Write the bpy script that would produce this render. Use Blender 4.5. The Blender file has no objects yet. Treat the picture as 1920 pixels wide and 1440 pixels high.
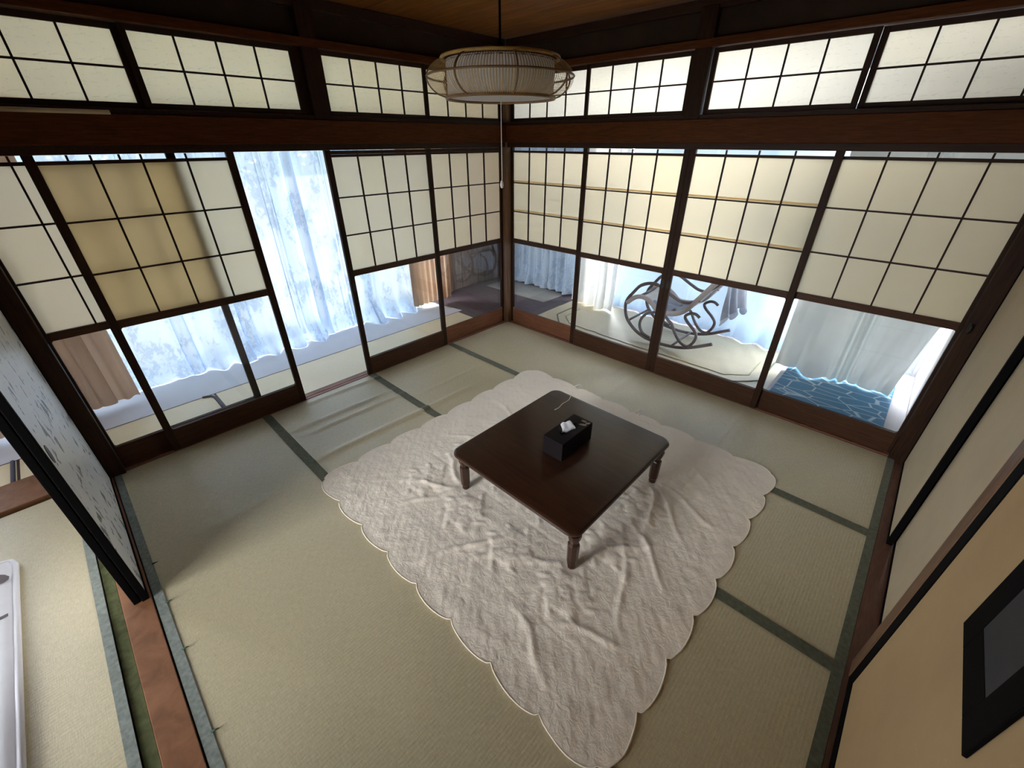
import bpy, bmesh, math, random
from mathutils import Vector, Matrix, noise
random.seed(7)
S = bpy.context.scene
COL = S.collection
PI = math.pi
# ------------------------------------------------------------------ camera
cam_d = bpy.data.cameras.new('camera'); cam = bpy.data.objects.new('camera', cam_d); COL.objects.link(cam)
fw = Vector((-0.5953649, 0.62552706, -0.50423856)); rt = Vector((0.72522168, 0.68851206, -0.00215891)); up = Vector((-0.34582387, 0.36697008, 0.8635617))
cam.matrix_world = Matrix(((rt.x, up.x, -fw.x, 3.2207), (rt.y, up.y, -fw.y, -3.3117), (rt.z, up.z, -fw.z, 1.8169), (0, 0, 0, 1)))
cam_d.sensor_width = 36; cam_d.lens = 782.43 / 1920 * 36; cam_d.clip_start = 0.02
S.camera = cam
# ------------------------------------------------------------------ sky, light, exposure
W = bpy.data.worlds.new('overcast_sky'); S.world = W; W.use_nodes = True
bg = W.node_tree.nodes['Background']
bg.inputs['Color'].default_value = (0.95, 0.97, 1.0, 1); bg.inputs['Strength'].default_value = 10.0
def portal(name, loc, rot, sx, sy):
    d = bpy.data.lights.new(name, 'AREA'); d.shape = 'RECTANGLE'; d.size = sx; d.size_y = sy
    o = bpy.data.objects.new(name, d); COL.objects.link(o); o.location = loc; o.rotation_euler = rot
    d.cycles.is_portal = True
portal('sky_portal_west', (-1.52, -3.4, 1.0), (0, -PI/2, 0), 2.5, 6.6)      # -Z axis of the light looks into the house
portal('sky_portal_north', (2.1, 1.6, 1.0), (-PI/2, 0, 0), 3.2, 2.2)
portal('sky_portal_south', (1.55, -5.33, 1.18), (PI/2, 0, 0), 1.3, 2.36)
S.view_settings.view_transform = 'Standard'; S.view_settings.look = 'None'
S.view_settings.gamma = 1.0; S.view_settings.use_curve_mapping = False
S.view_settings.exposure = 1.08
cy = S.cycles
cy.use_denoising = True
try: cy.denoiser = 'OPENIMAGEDENOISE'; cy.denoising_input_passes = 'RGB_ALBEDO_NORMAL'
except Exception: pass
cy.max_bounces = 14; cy.diffuse_bounces = 8; cy.glossy_bounces = 4; cy.transmission_bounces = 10; cy.transparent_max_bounces = 24
cy.sample_clamp_indirect = 8.0; cy.caustics_reflective = False; cy.caustics_refractive = False

# ------------------------------------------------------------------ materials
def newmat(name):
    m = bpy.data.materials.new(name); m.use_nodes = True
    nt = m.node_tree; nt.nodes.clear()
    out = nt.nodes.new('ShaderNodeOutputMaterial')
    return m, nt, out
def N(nt, t, **kw):
    n = nt.nodes.new(t)
    for k, v in kw.items():
        if k.startswith('i_'):
            key = k[2:]; key = int(key) if key.isdigit() else key
            n.inputs[key].default_value = v
        else: setattr(n, k, v)
    return n
def ramp(nt, fac, stops):
    r = nt.nodes.new('ShaderNodeValToRGB'); e = r.color_ramp.elements
    while len(e) < len(stops): e.new(0.5)
    for k, (p, c) in enumerate(stops):
        e[k].position = p; e[k].color = (*c, 1) if len(c) == 3 else c
    nt.links.new(fac, r.inputs[0]); return r.outputs[0]
def coords(nt, scale=(1, 1, 1), kind='Object', rot=(0, 0, 0)):
    tc = nt.nodes.new('ShaderNodeTexCoord'); mp = nt.nodes.new('ShaderNodeMapping')
    mp.inputs['Scale'].default_value = scale; mp.inputs['Rotation'].default_value = rot
    nt.links.new(tc.outputs[kind], mp.inputs[0]); return mp.outputs[0]
def noise_tex(nt, vec, scale, detail=4, rough=0.55, dist=0.0):
    n = N(nt, 'ShaderNodeTexNoise'); n.inputs['Scale'].default_value = scale; n.inputs['Detail'].default_value = detail
    n.inputs['Roughness'].default_value = rough; n.inputs['Distortion'].default_value = dist
    nt.links.new(vec, n.inputs['Vector']); return n.outputs['Fac']
def bsdf(nt, out, col=None, rough=0.6, spec=0.4, bump=None, bstr=0.3, bdist=0.01):
    b = N(nt, 'ShaderNodeBsdfPrincipled'); b.inputs['Roughness'].default_value = rough
    b.inputs['Specular IOR Level'].default_value = spec
    if col is not None:
        if isinstance(col, tuple): b.inputs['Base Color'].default_value = (*col, 1)
        else: nt.links.new(col, b.inputs['Base Color'])
    if bump is not None:
        bm = N(nt, 'ShaderNodeBump'); bm.inputs['Strength'].default_value = bstr; bm.inputs['Distance'].default_value = bdist
        nt.links.new(bump, bm.inputs['Height']); nt.links.new(bm.outputs[0], b.inputs['Normal'])
    nt.links.new(b.outputs[0], out.inputs[0]); return b
def mat_wood(name, c1, c2, rough=0.45, stretch=(1, 1, 1), scale=14, spec=0.35, bstr=0.12):
    m, nt, out = newmat(name); v = coords(nt, stretch)
    a = noise_tex(nt, v, scale, 6, 0.6, 0.6)
    bsdf(nt, out, ramp(nt, a, [(0.3, c1), (0.7, c2)]), rough, spec, a, bstr, 0.004); return m
def mat_plain(name, c, rough=0.6, spec=0.3, var=0.12, scale=6, metal=0.0):
    m, nt, out = newmat(name); v = coords(nt)
    a = noise_tex(nt, v, scale, 5)
    lo = tuple(x * (1 - var) for x in c); hi = tuple(min(1, x * (1 + var)) for x in c)
    b = bsdf(nt, out, ramp(nt, a, [(0.3, lo), (0.7, hi)]), rough, spec, a, 0.08, 0.004); b.inputs['Metallic'].default_value = metal; return m

# along local x (u), thin grain
M = {}
M['dark_wood'] = mat_wood('dark_stained_wood', (0.022, 0.009, 0.005), (0.050, 0.021, 0.010), 0.55, (2, 30, 30), 3, 0.2)
M['dark_wood_v'] = mat_wood('dark_stained_wood_upright', (0.018, 0.0075, 0.0035), (0.042, 0.018, 0.008), 0.55, (30, 30, 2), 3, 0.15)
M['beam_wood'] = mat_wood('red_brown_beam_wood', (0.062, 0.018, 0.0045), (0.115, 0.036, 0.009), 0.6, (3, 3, 40), 3, 0.12)
M['sill_wood'] = mat_wood('worn_orange_brown_sill_wood', (0.18, 0.077, 0.033), (0.30, 0.135, 0.062), 0.5, (3, 3, 20), 4)
M['post_wood'] = mat_wood('brown_post_wood', (0.11, 0.055, 0.028), (0.20, 0.105, 0.055), 0.45, (25, 25, 1.5), 3)
M['ceiling_wood'] = mat_wood('amber_ceiling_board', (0.12, 0.038, 0.007), (0.24, 0.088, 0.016), 0.65, (1.0, 9, 9), 2.2, 0.1)
M['dark_plaster'] = mat_plain('dark_plaster', (0.045, 0.030, 0.022), 0.95, 0.1)
M['pale_plaster'] = mat_plain('pale_plaster', (0.70, 0.68, 0.70), 0.9, 0.1, 0.05)
M['white_paint'] = mat_plain('white_paint', (0.55, 0.54, 0.57), 0.7, 0.2, 0.04)
M['black_lacquer'] = mat_plain('black_lacquer', (0.004, 0.0035, 0.0035), 0.75, 0.05)
M['metal_dark'] = mat_plain('dark_metal', (0.03, 0.028, 0.026), 0.4, 0.5, metal=0.6)
M['dark_floor'] = mat_wood('dark_plum_floor', (0.075, 0.055, 0.062), (0.13, 0.10, 0.11), 0.4, (2, 12, 12), 3)
M['fabric_brown_light'] = None

def mat_paper(name, col, fibre=0.0, trans=0.75, stain=0.08):
    m, nt, out = newmat(name)
    v = coords(nt, (1, 1, 1), 'Object')
    oi = N(nt, 'ShaderNodeObjectInfo')
    n1 = noise_tex(nt, v, 2.2, 3)
    lo = tuple(c * (1 - stain) for c in col)
    c1 = ramp(nt, n1, [(0.3, lo), (0.7, col)])
    # faint per-pane yellowing
    mx = N(nt, 'ShaderNodeMix', data_type='RGBA', blend_type='MULTIPLY'); mx.inputs[0].default_value = 1.0
    rc = ramp(nt, oi.outputs['Random'], [(0.0, (1.0, 0.985, 0.93)), (0.5, (1, 1, 1)), (1.0, (0.97, 0.97, 0.96))])
    nt.links.new(c1, mx.inputs[6]); nt.links.new(rc, mx.inputs[7]); colr = mx.outputs[2]
    if fibre:
        vf = coords(nt, (6, 6, 22), 'Object')
        nf = noise_tex(nt, vf, 3.0, 5, 0.7, 1.6)
        rf = ramp(nt, nf, [(0.28, (1 - fibre,) * 3), (0.42, (1, 1, 1)), (0.8, (1, 1, 1))])
        m2 = N(nt, 'ShaderNodeMix', data_type='RGBA', blend_type='MULTIPLY'); m2.inputs[0].default_value = 1.0
        nt.links.new(colr, m2.inputs[6]); nt.links.new(rf, m2.inputs[7]); colr = m2.outputs[2]
    t = N(nt, 'ShaderNodeBsdfTranslucent'); d = N(nt, 'ShaderNodeBsdfDiffuse'); mix = N(nt, 'ShaderNodeMixShader'); mix.inputs[0].default_value = trans
    nt.links.new(colr, t.inputs[0]); nt.links.new(colr, d.inputs[0])
    nt.links.new(d.outputs[0], mix.inputs[1]); nt.links.new(t.outputs[0], mix.inputs[2]); nt.links.new(mix.outputs[0], out.inputs[0])
    return m
M['paper'] = mat_paper('shoji_paper', (0.92, 0.775, 0.53), 0.0, 0.77, 0.05)
M['ranma_paper_w'] = mat_paper('transom_fibre_paper', (0.98, 0.82, 0.52), 0.28, 0.86)
M['ranma_paper_n'] = mat_paper('transom_fibre_paper_pale', (0.98, 0.90, 0.73), 0.26, 0.80)

def mat_glass(name):
    m, nt, out = newmat(name)
    tr = N(nt, 'ShaderNodeBsdfTransparent'); tr.inputs[0].default_value = (0.96, 0.97, 0.97, 1)
    gl = N(nt, 'ShaderNodeBsdfGlossy'); gl.inputs['Roughness'].default_value = 0.0
    fr = N(nt, 'ShaderNodeFresnel'); fr.inputs[0].default_value = 1.7
    mix = N(nt, 'ShaderNodeMixShader')
    nt.links.new(fr.outputs[0], mix.inputs[0]); nt.links.new(tr.outputs[0], mix.inputs[1]); nt.links.new(gl.outputs[0], mix.inputs[2])
    nt.links.new(mix.outputs[0], out.inputs[0]); return m
M['glass'] = mat_glass('clear_glass')
def mat_cloth(name, col, trans, holes=0.0, pattern=None, scale=(1, 1, 1), stripe=None, wave=0.06):
    """woven cloth: diffuse + translucent, optionally open weave (transparent) and a lace pattern"""
    m, nt, out = newmat(name); v = coords(nt, scale)
    n1 = noise_tex(nt, v, 5, 4)
    c = ramp(nt, n1, [(0.3, tuple(x * (1 - wave) for x in col)), (0.7, col)])
    d = N(nt, 'ShaderNodeBsdfDiffuse'); t = N(nt, 'ShaderNodeBsdfTranslucent'); mix = N(nt, 'ShaderNodeMixShader'); mix.inputs[0].default_value = trans
    nt.links.new(c, d.inputs[0]); nt.links.new(c, t.inputs[0])
    nt.links.new(d.outputs[0], mix.inputs[1]); nt.links.new(t.outputs[0], mix.inputs[2])
    last = mix.outputs[0]
    if holes:
        tr = N(nt, 'ShaderNodeBsdfTransparent'); m2 = N(nt, 'ShaderNodeMixShader')
        if pattern:
            vp = coords(nt, pattern)
            np_ = noise_tex(nt, vp, 26, 5, 0.75, 0.8)
            nz = noise_tex(nt, vp, 5, 2)
            ad = N(nt, 'ShaderNodeMath', operation='MULTIPLY'); nt.links.new(np_, ad.inputs[0]); nt.links.new(nz, ad.inputs[1])
            h = ramp(nt, ad.outputs[0], [(0.22, (holes,) * 3), (0.30, (holes * 0.35,) * 3)])
            nt.links.new(h, m2.inputs[0])
            fl = ramp(nt, ad.outputs[0], [(0.26, (1, 1, 1)), (0.31, (0.72, 0.76, 0.82))])
            mf = N(nt, 'ShaderNodeMix', data_type='RGBA', blend_type='MULTIPLY'); mf.inputs[0].default_value = 1.0
            nt.links.new(c, mf.inputs[6]); nt.links.new(fl, mf.inputs[7]); nt.links.new(mf.outputs[2], d.inputs[0]); nt.links.new(mf.outputs[2], t.inputs[0])
        else: m2.inputs[0].default_value = holes
        nt.links.new(last, m2.inputs[1]); nt.links.new(tr.outputs[0], m2.inputs[2]); last = m2.outputs[0]
    nt.links.new(last, out.inputs[0]); return m
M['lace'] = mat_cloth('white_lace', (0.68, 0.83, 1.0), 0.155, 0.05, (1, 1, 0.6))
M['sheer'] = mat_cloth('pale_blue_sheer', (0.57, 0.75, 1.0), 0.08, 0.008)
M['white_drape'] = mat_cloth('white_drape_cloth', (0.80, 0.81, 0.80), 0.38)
M['grey_drape'] = mat_cloth('grey_blackout_cloth', (0.62, 0.66, 0.65), 0.06)
M['brown_drape'] = mat_cloth('brown_drape_cloth', (0.50, 0.33, 0.22), 0.40)
M['tissue'] = mat_cloth('tissue_paper', (0.9, 0.91, 0.95), 0.3)
M['white_sheet'] = mat_cloth('white_cotton', (0.85, 0.87, 0.93), 0.1)
M['futon_white'] = mat_plain('white_blanket_fleece', (0.86, 0.86, 0.92), 0.95, 0.1, 0.04)
M['chair_cloth'] = mat_cloth('pale_grey_throw', (0.42, 0.47, 0.58), 0.22, 0, None, (1, 1, 1), None, 0.3)
M['cane'] = mat_plain('bent_grey_brown_cane', (0.11, 0.088, 0.10), 0.4, 0.5)
M['cane_pale'] = mat_plain('pale_bent_wood', (0.50, 0.45, 0.45), 0.4, 0.4)

def mat_frosted():
    m, nt, out = newmat('frosted_window_glass')
    t = N(nt, 'ShaderNodeBsdfTranslucent'); t.inputs[0].default_value = (0.80, 0.88, 1.0, 1)
    d = N(nt, 'ShaderNodeBsdfDiffuse'); d.inputs[0].default_value = (0.8, 0.88, 1, 1)
    mix = N(nt, 'ShaderNodeMixShader'); mix.inputs[0].default_value = 0.62
    nt.links.new(d.outputs[0], mix.inputs[1]); nt.links.new(t.outputs[0], mix.inputs[2]); nt.links.new(mix.outputs[0], out.inputs[0]); return m
M['grey_mat'] = mat_plain('grey_felt', (0.30, 0.30, 0.29), 0.95, 0.1)
M['board_brown'] = mat_wood('grey_brown_boards', (0.11, 0.08, 0.065), (0.20, 0.15, 0.12), 0.5, (10, 10, 1.5), 3)
M['frosted'] = mat_frosted()

def mat_tatami(name, base, dark):
    m, nt, out = newmat(name)
    tc = N(nt, 'ShaderNodeTexCoord'); mp = N(nt, 'ShaderNodeMapping'); nt.links.new(tc.outputs['Object'], mp.inputs[0])
    big = noise_tex(nt, mp.outputs[0], 1.3, 4)
    w = N(nt, 'ShaderNodeTexWave', wave_type='BANDS', bands_direction='X'); w.inputs['Scale'].default_value = 22; w.inputs['Distortion'].default_value = 0.6; w.inputs['Detail'].default_value = 2
    nt.links.new(mp.outputs[0], w.inputs['Vector'])
    v2 = coords(nt, (60, 9, 1)); grain = noise_tex(nt, v2, 4, 3, 0.7)
    v3 = coords(nt, (9, 70, 1)); grain2 = noise_tex(nt, v3, 4, 3, 0.7)
    g = N(nt, 'ShaderNodeMath', operation='ADD'); nt.links.new(grain, g.inputs[0]); nt.links.new(grain2, g.inputs[1])
    hf = N(nt, 'ShaderNodeMath', operation='MULTIPLY_ADD'); hf.inputs[1].default_value = 0.5; hf.inputs[2].default_value = 0.0; nt.links.new(g.outputs[0], hf.inputs[0])
    c1 = ramp(nt, hf.outputs[0], [(0.35, dark), (0.62, base)])
    mx = N(nt, 'ShaderNodeMix', data_type='RGBA', blend_type='MULTIPLY'); mx.inputs[0].default_value = 0.6
    nt.links.new(c1, mx.inputs[6]); nt.links.new(ramp(nt, big, [(0.3, (0.82, 0.84, 0.76)), (0.7, (1.0, 1.0, 1.0))]), mx.inputs[7])
    hb = N(nt, 'ShaderNodeMath', operation='MULTIPLY_ADD'); hb.inputs[1].default_value = 0.5
    nt.links.new(w.outputs['Fac'], hb.inputs[0]); nt.links.new(hf.outputs[0], hb.inputs[2])
    b = bsdf(nt, out, mx.outputs[2], 0.45, 1.0, hb.outputs[0], 0.22, 0.003)
    b.inputs['Sheen Weight'].default_value = 0.8; b.inputs['Sheen Roughness'].default_value = 0.3; b.inputs['Sheen Tint'].default_value = (1.0, 0.90, 0.70, 1); return m
M['tatami'] = mat_tatami('woven_rush', (0.68, 0.59, 0.39), (0.48, 0.415, 0.265))
M['rush_rug'] = mat_tatami('tan_woven_rug', (0.70, 0.61, 0.42), (0.56, 0.48, 0.32))
M['pale_rug'] = mat_tatami('pale_woven_rug', (1.0, 0.85, 0.56), (0.92, 0.76, 0.48))
def mat_border(name, c):
    m = mat_plain(name, c, 0.8, 0.2, 0.25, 60)
    b = [n for n in m.node_tree.nodes if n.type == 'BSDF_PRINCIPLED'][0]
    b.inputs['Sheen Weight'].default_value = 0.35; b.inputs['Sheen Roughness'].default_value = 0.4; return m
M['heri'] = mat_border('grey_green_cloth_border', (0.12, 0.125, 0.08))
M['heri_blue'] = mat_border('blue_grey_cloth_border', (0.22, 0.245, 0.22))
M['rug_line'] = mat_plain('dark_slate_rug_binding', (0.13, 0.13, 0.16), 0.9, 0.1)
M['rug_green'] = mat_plain('grey_green_rug_line', (0.22, 0.25, 0.19), 0.9, 0.1)
M['pin_green'] = mat_plain('dark_green_pin', (0.02, 0.06, 0.035), 0.5, 0.3)
M['green_mat'] = mat_plain('moss_green_edge', (0.10, 0.11, 0.05), 0.9, 0.1, 0.3, 30)

def mat_fusuma(name, base, ink=0.0, mottled=0.1):
    m, nt, out = newmat(name); v = coords(nt)
    n = noise_tex(nt, v, 4, 5, 0.6)
    c = ramp(nt, n, [(0.3, tuple(x * (1 - mottled) for x in base)), (0.7, base)])
    if ink:
        # columns of brushed grey strokes, like hand-written script
        v2 = coords(nt, (15, 1, 7)); b1 = noise_tex(nt, v2, 1.0, 3, 0.6, 0.5)
        v3 = coords(nt, (7, 1, 30)); b2 = noise_tex(nt, v3, 1.0, 2, 0.6, 0.8)
        s = N(nt, 'ShaderNodeMath', operation='MULTIPLY_ADD'); s.inputs[1].default_value = 0.35; nt.links.new(b2, s.inputs[0]); nt.links.new(b1, s.inputs[2])
        k = ramp(nt, s.outputs[0], [(0.765, (1, 1, 1)), (0.80, (0.16, 0.16, 0.17))])
        mx = N(nt, 'ShaderNodeMix', data_type='RGBA', blend_type='MULTIPLY'); mx.inputs[0].default_value = ink
        nt.links.new(c, mx.inputs[6]); nt.links.new(k, mx.inputs[7]); c = mx.outputs[2]
    else:
        f = noise_tex(nt, coords(nt, (14, 1, 26)), 1.4, 4, 0.7, 1.2)
        k = ramp(nt, f, [(0.62, (1, 1, 1)), (0.75, (1.25, 1.22, 1.15))])
        mx = N(nt, 'ShaderNodeMix', data_type='RGBA', blend_type='MULTIPLY'); mx.inputs[0].default_value = 0.6
        nt.links.new(c, mx.inputs[6]); nt.links.new(k, mx.inputs[7]); c = mx.outputs[2]
    bsdf(nt, out, c, 0.38 if ink else 0.8, 0.8 if ink else 0.15, n, 0.1, 0.002); return m
M['fusuma_ink'] = mat_fusuma('pale_script_paper', (0.88, 0.87, 0.83), 1.0)
M['fusuma_tan'] = mat_fusuma('mottled_tan_paper', (0.50, 0.41, 0.28))
M['fusuma_tan_warm'] = mat_fusuma('mottled_warm_tan_paper', (0.50, 0.345, 0.18))

def mat_table():
    m, nt, out = newmat('glossy_dark_walnut'); v = coords(nt, (2, 30, 30))
    a = noise_tex(nt, v, 1.6, 6, 0.6, 0.8)
    b = bsdf(nt, out, ramp(nt, a, [(0.3, (0.022, 0.008, 0.004)), (0.7, (0.048, 0.019, 0.009))]), 0.28, 0.5, a, 0.05, 0.002); return m
M['table'] = mat_table()
def mat_quilt():
    m, nt, out = newmat('cream_quilted_cotton'); v = coords(nt)
    n = noise_tex(nt, v, 3, 4); fine = noise_tex(nt, v, 90, 3, 0.7)
    vs = coords(nt, (1, 1, 1), 'Object', (0, 0, 0.5))
    wv = N(nt, 'ShaderNodeTexWave', wave_type='BANDS', bands_direction='DIAGONAL'); wv.inputs['Scale'].default_value = 11; wv.inputs['Distortion'].default_value = 9; wv.inputs['Detail'].default_value = 2; wv.inputs['Detail Scale'].default_value = 0.7
    nt.links.new(vs, wv.inputs['Vector'])
    mid = noise_tex(nt, v, 28, 4, 0.6, 1.0)
    h = N(nt, 'ShaderNodeMath', operation='MULTIPLY_ADD'); h.inputs[1].default_value = 0.05; nt.links.new(wv.outputs['Fac'], h.inputs[0]); nt.links.new(mid, h.inputs[2])
    h2 = N(nt, 'ShaderNodeMath', operation='MULTIPLY_ADD'); h2.inputs[1].default_value = 0.35; nt.links.new(fine, h2.inputs[0]); nt.links.new(h.outputs[0], h2.inputs[2])
    bsdf(nt, out, ramp(nt, n, [(0.3, (0.87, 0.765, 0.64)), (0.7, (0.95, 0.845, 0.71))]), 0.9, 0.15, h2.outputs[0], 0.6, 0.006).inputs['Sheen Weight'].default_value = 0.5; return m
M['quilt'] = mat_quilt()
M['quilt_beige'] = mat_plain('beige_applique', (0.62, 0.53, 0.44), 0.9, 0.1, 0.08, 12)
def mat_blue():
    m, nt, out = newmat('blue_mat_with_white_net'); v = coords(nt, (0.75, 1.5, 0.0))
    vo = N(nt, 'ShaderNodeTexVoronoi', feature='DISTANCE_TO_EDGE'); vo.inputs['Scale'].default_value = 7.0
    vo.inputs['Randomness'].default_value = 0.9
    nt.links.new(v, vo.inputs['Vector'])
    bsdf(nt, out, ramp(nt, vo.outputs['Distance'], [(0.016, (0.50, 0.64, 0.72)), (0.040, (0.085, 0.25, 0.42))]), 0.85, 0.2); return m
M['blue_mat'] = mat_blue()
M['bamboo'] = mat_plain('golden_bamboo', (0.50, 0.31, 0.09), 0.5, 0.4, 0.2, 20)
M['bamboo_dark'] = mat_plain('brown_bamboo', (0.20, 0.11, 0.045), 0.5, 0.4, 0.2, 20)
M['lamp_paper'] = mat_cloth('white_lamp_paper', (1.0, 0.98, 0.95), 0.55)
M['tissue_box'] = mat_plain('black_brown_box', (0.008, 0.005, 0.006), 0.6, 0.15)
M['grey_print'] = mat_plain('beige_printed_leaf', (0.32, 0.27, 0.21), 0.7, 0.2)
M['string'] = mat_plain('white_cotton_string', (0.82, 0.78, 0.74), 0.9, 0.1)
M['print_dark'] = mat_plain('grey_brown_print', (0.17, 0.15, 0.16), 0.95, 0.1)
M['mirror_grey'] = mat_plain('dark_grey_panel', (0.050, 0.048, 0.050), 0.7, 0.15)
M['pale_stick'] = mat_wood('pale_bare_wood', (0.42, 0.32, 0.20), (0.58, 0.46, 0.30), 0.6, (20, 1, 20), 3)
def mat_leaf():
    m, nt, out = newmat('green_hedge_leaves'); v = coords(nt); n = noise_tex(nt, v, 9, 4)
    c = ramp(nt, n, [(0.3, (0.10, 0.22, 0.05)), (0.7, (0.34, 0.50, 0.14))])
    d = N(nt, 'ShaderNodeBsdfDiffuse'); t = N(nt, 'ShaderNodeBsdfTranslucent'); mix = N(nt, 'ShaderNodeMixShader'); mix.inputs[0].default_value = 0.4
    nt.links.new(c, d.inputs[0]); nt.links.new(c, t.inputs[0]); nt.links.new(d.outputs[0], mix.inputs[1]); nt.links.new(t.outputs[0], mix.inputs[2]); nt.links.new(mix.outputs[0], out.inputs[0]); return m
M['leaf'] = mat_leaf()
M['ground'] = mat_plain('pale_gravel_ground', (0.42, 0.41, 0.39), 0.95, 0.1, 0.2, 20)
M['aluminium'] = mat_plain('silver_aluminium', (0.62, 0.64, 0.66), 0.4, 0.5, 0.04)

# ------------------------------------------------------------------ mesh helpers
class MB:
    def __init__(s): s.v = []; s.f = []; s.sm = False
    def box(s, x0, x1, y0, y1, z0, z1, bevel=0):
        b = len(s.v)
        if bevel <= 0:
            s.v += [(x, y, z) for z in (z0, z1) for y in (y0, y1) for x in (x0, x1)]
            for q in ((0, 2, 3, 1), (4, 5, 7, 6), (0, 1, 5, 4), (2, 6, 7, 3), (0, 4, 6, 2), (1, 3, 7, 5)): s.f.append(tuple(b + i for i in q))
        else:
            bm = bmesh.new(); bmesh.ops.create_cube(bm, size=1)
            bmesh.ops.scale(bm, vec=(x1 - x0, y1 - y0, z1 - z0), verts=bm.verts); bmesh.ops.translate(bm, vec=((x0 + x1) / 2, (y0 + y1) / 2, (z0 + z1) / 2), verts=bm.verts)
            bmesh.ops.bevel(bm, geom=bm.edges[:], offset=bevel, segments=2, affect='EDGES', profile=0.5)
            bm.verts.index_update()
            s.v += [tuple(v.co) for v in bm.verts]; s.f += [tuple(b + v.index for v in f.verts) for f in bm.faces]; bm.free()
        return s
    def prism(s, pts, axis, a, c):
        """extrude a 2-D outline along an axis from a to c"""
        b = len(s.v); n = len(pts)
        def mk(p, q):
            return {'x': (q, p[0], p[1]), 'y': (p[0], q, p[1]), 'z': (p[0], p[1], q)}[axis]
        s.v += [mk(p, a) for p in pts] + [mk(p, c) for p in pts]
        s.f.append(tuple(b + i for i in range(n))[::-1]); s.f.append(tuple(b + n + i for i in range(n)))
        for i in range(n): j = (i + 1) % n; s.f.append((b + i, b + j, b + n + j, b + n + i))
        return s
    def tube(s, path, r, n=8, closed=False):
        P_ = [Vector(p) for p in path]; m = len(P_); b = len(s.v); prev = None
        for i, p in enumerate(P_):
            if closed: t = (P_[(i + 1) % m] - P_[i - 1]).normalized()
            else: t = (P_[min(i + 1, m - 1)] - P_[max(i - 1, 0)]).normalized()
            if prev is None:
                a = Vector((0, 0, 1)) if abs(t.z) < 0.9 else Vector((1, 0, 0)); u = t.cross(a).normalized()
            else: u = (prev - t * prev.dot(t)).normalized()
            prev = u; w = t.cross(u); rr = r[i] if isinstance(r, (list, tuple)) else r
            for k in range(n):
                an = 2 * PI * k / n; s.v.append(tuple(p + (u * math.cos(an) + w * math.sin(an)) * rr))
        for i in range(m if closed else m - 1):
            for k in range(n):
                a0 = b + i * n + k; a1 = b + i * n + (k + 1) % n; c0 = b + ((i + 1) % m) * n + k; c1 = b + ((i + 1) % m) * n + (k + 1) % n
                s.f.append((a0, a1, c1, c0))
        if not closed:
            s.f.append(tuple(b + k for k in range(n))[::-1]); s.f.append(tuple(b + (m - 1) * n + k for k in range(n)))
        s.sm = True; return s
    def lathe(s, prof, n=24, c=(0, 0, 0), caps=True):
        b = len(s.v); m = len(prof)
        for r, z in prof:
            for k in range(n): an = 2 * PI * k / n; s.v.append((c[0] + r * math.cos(an), c[1] + r * math.sin(an), c[2] + z))
        for i in range(m - 1):
            for k in range(n): s.f.append((b + i * n + k, b + i * n + (k + 1) % n, b + (i + 1) * n + (k + 1) % n, b + (i + 1) * n + k))
        if caps:
            s.f.append(tuple(b + k for k in range(n))[::-1]); s.f.append(tuple(b + (m - 1) * n + k for k in range(n)))
        s.sm = True; return s
    def grid(s, fn, nu, nv):
        b = len(s.v)
        for j in range(nv + 1):
            for i in range(nu + 1): s.v.append(tuple(fn(i / nu, j / nv)))
        for j in range(nv):
            for i in range(nu):
                a = b + j * (nu + 1) + i; s.f.append((a, a + 1, a + nu + 2, a + nu + 1))
        s.sm = True; return s
    def mesh(s, name, mat, smooth=None):
        me = bpy.data.meshes.new(name); me.from_pydata(s.v, [], s.f); me.update()
        if mat: me.materials.append(M[mat] if isinstance(mat, str) else mat)
        if s.sm if smooth is None else smooth:
            for p in me.polygons: p.use_smooth = True
        return me
def link(name, me, parent=None, loc=None, rot=None, **props):
    o = bpy.data.objects.new(name, me); COL.objects.link(o)
    if parent: o.parent = parent
    if loc is not None: o.location = loc
    if rot is not None: o.rotation_euler = rot
    for k, v in props.items(): o[k] = v
    return o
def build(name, mb, mat, parent=None, smooth=None, **kw): return link(name, mb.mesh(name, mat, smooth), parent, **kw)
def thing(name, loc, rz=0, label=None, cat=None, group=None, kind=None):
    o = bpy.data.objects.new(name, None); COL.objects.link(o); o.location = loc; o.rotation_euler = (0, 0, rz); o.empty_display_size = 0.1
    tag(o, label, cat, group, kind); return o
def tag(o, label=None, cat=None, group=None, kind=None):
    if label: o['label'] = label
    if cat: o['category'] = cat
    if group: o['group'] = group
    if kind: o['kind'] = kind
    return o
def auto_smooth(o, angle=40):
    me = o.data
    for p in me.polygons: p.use_smooth = True
    try: me.set_sharp_from_angle(angle=math.radians(angle))
    except Exception: pass
    return o
def B(x0, x1, y0, y1, z0, z1, bevel=0): return MB().box(x0, x1, y0, y1, z0, z1, bevel)
TRIM = [0]
def trim(mb, mat, label, cat='trim'):
    TRIM[0] += 1
    return tag(build('trim_%d' % TRIM[0], mb, mat), label, cat, None, 'structure')
def smooth_path(pts, n=6):
    """Catmull-Rom through 3-D points"""
    P_ = [Vector(p) for p in pts]; out = []
    for i in range(len(P_) - 1):
        p0 = P_[max(i - 1, 0)]; p1 = P_[i]; p2 = P_[i + 1]; p3 = P_[min(i + 2, len(P_) - 1)]
        for k in range(n):
            t = k / n
            out.append(0.5 * ((2 * p1) + (p2 - p0) * t + (2 * p0 - 5 * p1 + 4 * p2 - p3) * t * t + (3 * p1 - p0 - 3 * p2 + p3) * t ** 3))
    out.append(P_[-1]); return out
def nz(x, y, z=0.0): return noise.noise(Vector((x, y, z)))

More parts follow.
